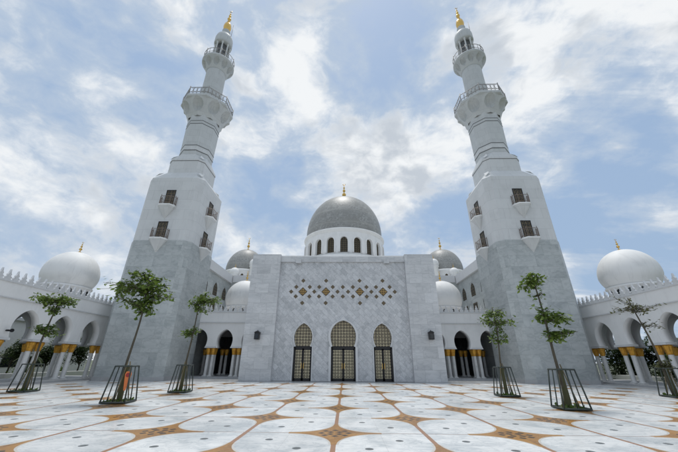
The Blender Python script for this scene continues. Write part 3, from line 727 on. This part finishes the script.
    m = MB(); m.lathe([(.95, 45.55), (1.25, 45.6), (1.30, 45.85), (1.28, 47.0), (1.16, 47.55), (.90, 47.95), (.62, 48.1), (.55, 48.8), (.62, 49.1), (.5, 49.3)], 32, cap0=True); m.build('lantern_cap', MAT['shaft'], t)
    m = MB(); m.lathe([(.40, 49.25), (.53, 49.6), (.60, 50.2), (.52, 50.75), (.38, 51.1), (.14, 51.3), (.07, 51.6)], 28); gd = m.build('gilded_dome', MAT['gold'], t)
    finial(gd, 0, 0, 51.3, 3.2, .8)
    m = MB(); m.tube([(1.1, -.35, 47.2), (1.1, -.35, 50.2)], .03, 5); m.build('lightning_rod', MAT['rail'], t)
    # balconies on the four faces
    for f in range(4):
        R_ = Matrix.Rotation(pi/2*f, 3, 'Z')
        def mp(u, d_, z): return tuple(R_ @ Vector((u, -(H-.02)-d_, z)))
        for zf in (12.72, 16.45):
            w = MB().prism([(-.43, zf), (.43, zf), (.43, zf+1.9), (-.43, zf+1.9)], mp, -.1, .02).build('window', MAT['screen_win'], t)
            m = MB()
            for a, b, c, d_ in ((-.50, -.43, zf, zf+1.97), (.43, .50, zf, zf+1.97), (-.50, .50, zf+1.9, zf+1.97)): m.prism([(a, c), (b, c), (b, d_), (a, d_)], mp, 0, .05)
            m.build('window_frame', MAT['dark'], w)
            # tapering console: floor outline down to a point on the wall
            fl = [(-.84, 0), (-.84, .28), (-.54, .68), (.54, .68), (.84, .28), (.84, 0)]
            m = MB(); top = [mp(u, q, zf) for u, q in fl]; mid = [mp(u, q, zf-.16) for u, q in fl]; bot = [mp(u*.04, q*.03, zf-1.42) for u, q in fl]
            m.loft([bot, mid]); bl = m.build('balcony', MAT['panel'], t)
            m = MB(); m.loft([[mp(u*1.04, q*1.05, zf-.16) for u, q in fl], [mp(u*1.04, q*1.05, zf) for u, q in fl]]); m.build('balcony_floor', MAT['domewhite'], bl)
            m = MB(); rail = [(-.82, .02), (-.82, .28), (-.52, .65), (.52, .65), (.82, .28), (.82, .02)]
            for hz in (.18, .92): m.tube([mp(u, q, zf+hz) for u, q in rail], .026, 5, False)
            for (u0_, q0), (u1_, q1) in zip(rail, rail[1:]):
                L = math.hypot(u1_-u0_, q1-q0); nn = max(2, int(L/.15))
                for j in range(nn+1):
                    u, q = u0_+(u1_-u0_)*j/nn, q0+(q1-q0)*j/nn; m.tube([mp(u, q, zf), mp(u, q, zf+(.92 if 0 < j < nn else 1.08))], .014 if 0 < j < nn else .03, 5)
            m.build('balcony_railing', MAT['rail'], bl)
    return t
mA = minaret(); mA.location = (-18.42, 31.3, 0); tag(mA, 'white minaret on a grey marble base left of the mosque, behind the leafiest tree', 'minaret', 'pair of minarets beside the mosque')
mB = copy_tree(mA); mB.location = (18.42, 31.3, 0); mB['label'] = 'tall white minaret over a grey marble base on the right of the mosque'

# ------------------------------------------------------------------ wall lanterns
def wall_lantern():
    t = thing('wall_lantern', '', 'lantern', group='black lanterns on the portal')
    m = MB(); m.box(-.07, .07, -.06, 0, -.1, .25); m.tube([(0, -.03, .2), (0, -.16, .42), (0, -.27, .44), (0, -.27, .36)], .022, 6); m.build('bracket', MAT['dark'], t)
    m = MB(); s4 = lambda r, z: [(r, -.27-r, z), (r, -.27+r, z), (-r, -.27+r, z), (-r, -.27-r, z)]
    m.loft([s4(.21, -.36), s4(.21, .20), s4(.24, .21), s4(.24, .25), s4(.10, .36), s4(.03, .38)]); m.build('housing', MAT['dark'], t)
    m = MB()
    m.box(-.15, .15, -.487, -.483, -.28, .14); m.build('pane', MAT['glass'], t)
    return t
wl = wall_lantern(); wl.location = (-7.68, 29.3, 3.72); wl['label'] = 'black box lantern on the left marble pylon of the portal'
w2 = copy_tree(wl); w2.location = (7.95, 29.3, 3.78); w2['label'] = 'black box lantern on the right marble pylon of the portal'
t = thing('loudspeaker', 'black horn loudspeaker fixed between two arches of the left arcade', 'loudspeaker', (-22.6, 21.2, 3.38)); t.scale = (.62, .62, .62)
m = MB(); m.loft([[(.35+.0, .05*cos(a), .05*sin(a)) for a in [2*pi*k/12 for k in range(12)]], [(.55, .13*cos(a), .10*sin(a)) for a in [2*pi*k/12 for k in range(12)]], [(.72, .26*cos(a), .19*sin(a)) for a in [2*pi*k/12 for k in range(12)]]], True); m.build('horn', MAT['dark'], t)
MB().box(.12, .40, -.09, .09, -.09, .09).build('driver', MAT['dark'], t); MB().box(0, .14, -.03, .03, -.05, .05).build('bracket', MAT['dark'], t)

# ------------------------------------------------------------------ trees in the court
def leaf(mb, p, size, rnd=random, droop=.3):
    a = rnd.uniform(0, 2*pi); el = rnd.uniform(-.7, .6)-droop; L = size*rnd.uniform(.7, 1.3); w = L*.30
    dx = Vector((cos(a)*cos(el), sin(a)*cos(el), sin(el))); sd_ = dx.cross(Vector((rnd.uniform(-.5, .5), rnd.uniform(-.5, .5), 1))).normalized(); nn = sd_.cross(dx)
    b_ = p+dx*L*.62
    mb.face([p, b_+sd_*w-nn*w*.25, p+dx*L, p+dx*L*.5]); mb.face([p, p+dx*L*.5, p+dx*L, b_-sd_*w-nn*w*.25])
def court_tree(name, label, x, y, h, clumps, rnd, lean=(0, 0), lm='leaf', size=.19, tw=.055, bare=0, wrap=True):
    """clumps: (dx, dy, z, rx, rz, leaves). Trunk, limbs reaching into each clump, twigs, then leaves round the twigs"""
    t = thing(name, label, 'tree', (x, y, 0), 0, 'young trees in steel guards')
    trunk = []; n = 12
    for k in range(n+1):
        q = k/n; trunk.append(Vector((lean[0]*q+.05*sin(q*7+x), lean[1]*q+.05*cos(q*6+y), h*q)))
    m = MB(); m.tube(trunk, [tw*(1.15-.75*k/n) for k in range(n+1)], 9)
    tips = []
    def at(z):
        q = max(0, min(.999, z/h))*n; i = int(q); return trunk[i].lerp(trunk[i+1], q-i)
    for (dx, dy, z, rx, rz, nl) in clumps:
        base = at(z-rz*.9-.25); c = at(min(z, h))*0+Vector((dx, dy, z)); nb = max(4, int(rx*8))
        for b in range(nb):
            a = 2*pi*b/nb+rnd.uniform(-.4, .4); rr = rx*rnd.uniform(.55, 1.0)
            tip = c+Vector((cos(a)*rr, sin(a)*rr, rnd.uniform(-.9, 1.0)*rz)); s0 = at(min(h*.99, z-rz*rnd.uniform(.1, 1.)))
            mid = s0.lerp(tip, .5)+Vector((0, 0, .10*rnd.uniform(-1, 1)))
            m.tube([s0, mid, tip], [tw*.38, tw*.24, .007], 5)
            tw_ = [(mid, tip)]
            for _ in range(6):
                q = s0.lerp(tip, rnd.uniform(.3, .95)); e = q+Vector((rnd.uniform(-1, 1), rnd.uniform(-1, 1), rnd.uniform(-.3, .8)))*rx*.38
                m.tube([q, e], [.011, .005], 4); tw_.append((q, e))
            tips.append((c, rx, rz, nl/nb, tw_))
    m.build('trunk', MAT['bark'], t)
    m = MB()
    for c, rx, rz, k, tw_ in tips:
        for _ in range(int(k)):
            q, e = rnd.choice(tw_); p = q.lerp(e, rnd.uniform(.15, 1.1))+Vector((rnd.gauss(0, .08), rnd.gauss(0, .08), rnd.gauss(0, .09)))
            leaf(m, p, size, rnd)
    m.build('crown', MAT[lm], t, merge=False)
    if wrap:       # lower trunk bound with sacking and three stakes
        m = MB(); hh = 1.35
        m.lathe([(tw*1.7, .02), (tw*1.9, .3), (tw*1.55, .8), (tw*1.45, hh), (tw*1.1, hh+.05)], 12, (0, 0)); m.build('trunk_wrap', MAT['sack'], t)
        for k in range(3):
            a = 2*pi*k/3+.4*x; MB().tube([(.34*cos(a), .34*sin(a), .0), (.05*cos(a), .05*sin(a), 1.55)], .022, 6).build('stake', MAT['bamboo'], t)
    return t
rnd = random.Random(11)
court_tree('tree', 'young tree with the widest airy crown, in front of the left minaret base', -9.02, 14.14, 5.2,
    [(-1.1, 0, 4.75, .75, .22, 190), (-.35, .2, 5.2, .75, .24, 210), (.55, -.1, 4.8, .75, .24, 210), (-.65, .1, 4.05, .85, .3, 200), (.15, 0, 3.75, .5, .22, 110), (-1.95, 0, 4.75, .45, .2, 80), (-.1, 0, 4.5, .6, .2, 90), (.95, .1, 4.4, .45, .16, 70), (.3, 0, 4.2, .5, .16, 60)], rnd, (-.05, 0), size=.22, tw=.055)
court_tree('tree', 'young flat-topped tree by the left arcade, a second leaf tier under its crown', -17.1, 18.33, 5.1,
    [(-.95, 0, 4.95, .6, .2, 190), (-.1, 0, 4.85, .75, .25, 300), (.65, .1, 4.85, .6, .2, 200), (.0, 0, 4.35, .5, .2, 120), (-.1, 0, 3.25, .65, .2, 230), (.55, .1, 3.05, .35, .15, 60)], rnd, (.05, 0), size=.21, tw=.065)
court_tree('tree', 'slender young tree with one flat crown in front of the left loggia', -8.78, 18.77, 5.35,
    [(.55, 0, 5.05, .8, .24, 300), (.05, 0, 4.65, .5, .3, 150), (1.3, 0, 5.0, .4, .2, 90), (.5, 0, 4.5, .4, .2, 80), (-.1, 0, 3.3, .38, .22, 120), (-.3, 0, 3.0, .3, .16, 60)], rnd, (.15, 0), size=.19, tw=.055)
court_tree('tree', 'young tree with a thin olive crown in front of the right loggia', 8.6, 18.09, 4.5,
    [(.2, 0, 4.25, .75, .28, 170), (-.25, 0, 3.7, .65, .25, 130), (.75, 0, 3.7, .6, .2, 110), (.2, 0, 2.75, .55, .3, 130), (.25, 0, 3.3, .4, .2, 60)], rnd, (.1, 0), size=.19, tw=.05)
court_tree('tree', 'young tree with three separate tufts of leaves up its trunk, nearest on the right', 8.7, 13.44, 5.3,
    [(-.18, 0, 4.85, .55, .32, 260), (.2, 0, 3.5, .68, .34, 330), (.3, 0, 2.65, .5, .24, 180), (.0, 0, 4.3, .25, .12, 20), (.9, 0, 2.75, .25, .1, 14)], rnd, (-.15, 0), size=.21, tw=.058)
court_tree('tree', 'nearly bare young tree with a few brown leaves by the right arcade', 17.38, 18.31, 5.1,
    [(-.7, 0, 4.75, .75, .35, 75), (.2, 0, 4.55, .75, .4, 70), (.2, 0, 3.7, .6, .3, 40), (-1.35, 0, 4.5, .4, .25, 30), (.1, 0, 1.5, .4, .35, 120)], rnd, (-.55, 0), lm='leafdry', size=.18, tw=.06)

def tree_guard():
    t = thing('tree_guard', '', 'tree guard', group='steel tree guards in the courtyard')
    B, T_, Hh = .46, .32, 1.36; rb = .022
    m = MB(); c = [(-B, -B), (B, -B), (B, B), (-B, B)]
    for k in range(4):
        a, b = c[k], c[(k+1) % 4]; m.tube([(*a, .05), (*b, .05)], .04, 6)
    m.build('base_frame', MAT['guard'], t)
    MB().box(-B+.05, B-.05, -B+.05, B-.05, .0, .05).build('planting_bed', MAT['soil'], t)
    for k in range(4):
        a, b = c[k], c[(k+1) % 4]
        for q in (0, .5):
            p = (a[0]+(b[0]-a[0])*q, a[1]+(b[1]-a[1])*q); s_ = T_/B
            MB().tube([(p[0], p[1], .05), (p[0]*s_, p[1]*s_, Hh)], rb if q else .028, 6).build('upright', MAT['guard'], t)
    m = MB()
    for k in range(4):
        a, b = c[k], c[(k+1) % 4]; s_ = T_/B; m.tube([(a[0]*s_, a[1]*s_, Hh), (b[0]*s_, b[1]*s_, Hh)], .032, 6)
    m.build('top_ring', MAT['guard'], t)
    m = MB(); r_ = random.Random(3)
    for _ in range(45):
        p = Vector((r_.uniform(-B, B)*.85, r_.uniform(-B, B)*.85, .05)); leaf(m, p, .13, r_, -.8)
    m.build('weeds', MAT['leafbright'], t, merge=False)['kind'] = 'stuff'
    return t
g0 = tree_guard()
for i, (x, y, rz, lb) in enumerate([(-9.02, 14.14, .12, 'green steel guard round the widest-crowned tree, with an orange board in it'), (-17.1, 18.33, .0, 'green steel guard round the flat-topped tree by the left arcade'),
        (-8.78, 18.77, .05, 'green steel guard round the slender tree in front of the left loggia'), (8.6, 18.09, -.05, 'green steel guard round the thin olive tree in front of the right loggia'),
        (8.75, 13.44, -.1, 'green steel guard round the three-tufted tree nearest on the right'), (17.4, 18.31, .0, 'green steel guard round the nearly bare tree by the right arcade')]):
    o = g0 if i == 0 else copy_tree(g0); o.location = (x, y, .004); o.rotation_euler = (0, 0, rz); o['label'] = lb
# orange board in the guard of the wide tree
t = thing('sign_board', 'orange tapering board with a dark red disc, standing inside the guard of the widest-crowned tree', 'sign', (-8.72, 13.85, .05))
mp = lambda u, d_, z: (u, d_, z)
MB().prism([(-.035, .42), (.035, .42), (.13, 1.02), (.09, 1.12), (-.09, 1.12), (-.13, 1.02)], mp, 0, .03).build('board', MAT['orange'], t)
m = MB(); m.prism([(.08*cos(2*pi*k/20), .99+.08*sin(2*pi*k/20)) for k in range(20)], mp, -.02, -.002); m.build('disc', MAT['red'], t)
m = MB(); m.tube([(0, .015, 0), (0, .015, .45)], .015, 6); m.build('post', MAT['bamboo'], t)

# ------------------------------------------------------------------ gardens behind the arcades
def shrub(name, label, cat, x, y, z0, rx, rz, nl, rnd, size=.22, lm='leafgarden', group=None, trunk=.6, lo=.35):
    t = thing(name, label, cat, (x, y, z0), 0, group); m = MB(); m2 = MB()
    lobes = [(Vector((rnd.uniform(-.6, .6)*rx, rnd.uniform(-.6, .6)*rx, trunk+rz*rnd.uniform(lo, 1.6))), rx*rnd.uniform(.38, .62)) for _ in range(9)]
    m.tube([(0, 0, 0), (.05, 0, trunk*.6), (0, .03, trunk+rz)], [.09, .07, .03], 8)
    for c, r in lobes:
        m.tube([(0, 0, trunk*.8), tuple(c)], [.04, .012], 5)
        for _ in range(nl//9):
            dv = Vector((rnd.gauss(0, 1), rnd.gauss(0, 1), rnd.gauss(0, .8))).normalized()*r*rnd.uniform(.55, 1.08); leaf(m2, c+dv, size, rnd)
    m.build('trunk', MAT['bark'], t); m2.build('crown', MAT[lm], t, merge=False); return t
rnd = random.Random(5)
NTH = ['first', 'second', 'third', 'fourth', 'fifth', 'sixth', 'seventh', 'eighth']
NTH = ['first', 'second', 'third', 'fourth', 'fifth', 'sixth', 'seventh', 'eighth', 'ninth', 'tenth', 'eleventh', 'twelfth']
for k in range(10):
    y = 37-2.35*k; x = 29.9+.5*(k % 3)
    shrub('garden_tree', 'dark bushy garden tree behind the right arcade, %s from its minaret end' % NTH[k], 'tree', x, y, -.06, 1.75, 1.9+.35*((k*7) % 3), 4200, rnd, .25, group='garden trees behind the right arcade', trunk=.3, lo=.0)
for k, (x, y, rx, rz) in enumerate([(-29.3, 27.0, .8, .45), (-29.6, 30.6, .8, .5), (-29.2, 24.0, .9, .45), (-29.4, 34.2, .8, .5)]):
    shrub('shrub', 'low green shrub in the strip behind the left arcade, %s of four along the kerb' % NTH[k], 'shrub', x, y, -.06, rx, rz, 600, rnd, .16, 'leafbright', 'low shrubs behind the left arcade', .15)
def palm(x, y, h, label):
    t = thing('palm', label, 'palm', (x, y, -.06), 0, 'small palms behind the left arcade'); m = MB(); m.tube([(0, 0, 0), (.06, .03, h*.5), (0, 0, h)], [.16, .12, .10], 9); m.build('trunk', MAT['bark'], t)
    m = MB()
    for k in range(14):
        a = 2*pi*k/14; pts = [Vector((cos(a)*.95*q*1.1, sin(a)*.95*q*1.1, h+.55*q*1.1-1.0*q*q*(1+.3*(k % 3)))) for q in [j/7 for j in range(8)]]
        for A, B in zip(pts, pts[1:]):
            s_ = Vector((-sin(a), cos(a), 0))
            for j in range(3):
                p = A.lerp(B, j/3)
                for sg in (-1, 1): m.face([p, p+s_*sg*.30+Vector((cos(a), sin(a), -.9))*.16, p+Vector((cos(a), sin(a), 0))*.05])
    m.build('crown', MAT['leafgarden'], t, merge=False)
palm(-30.2, 31.6, 1.9, 'small palm framed by the arch nearest the left minaret'); palm(-31.5, 24.9, 2.6, 'taller small palm behind the left arcade, farther from the minaret')
for sx, lb in ((-1, 'low white garden wall behind the left arcade'), (1, 'low white garden wall behind the right arcade')):
    x0, x1 = sorted((sx*28.4, sx*28.65)); o = MB().box(x0, x1, 5, 40, -.06, .50).build('garden_wall', MAT['white'], bevel=.02); tag(o, lb, 'wall', 'low garden walls')
hb = thing('outbuilding', 'plain white building with dark windows beyond the left arcade', 'building', (-39, 30, -.06))
MB().box(-3, 3, -22, 16, 0, 5.6).build('wall', MAT['white'], hb); MB().box(-3.3, 3.3, -22.3, 16.3, 5.6, 5.9).build('roof', MAT['trim'], hb)
for k in range(9): MB().box(2.96, 3.04, -20+3.5*k, -18.2+3.5*k, .9, 2.7).build('window', MAT['glass'], hb)
for k, (x, y) in enumerate([(-32.2, 21.0), (-32.6, 25.0), (-32.0, 28.5), (-32.4, 32.0), (-32.5, 36.0), (-32.0, 40.0)]):
    shrub('garden_tree', 'leafy garden tree in front of the white outbuilding, %s from the camera' % NTH[k], 'tree', x, y, -.06, 1.5, 1.5, 2200, rnd, .24, group='garden trees by the white outbuilding', trunk=1.3)
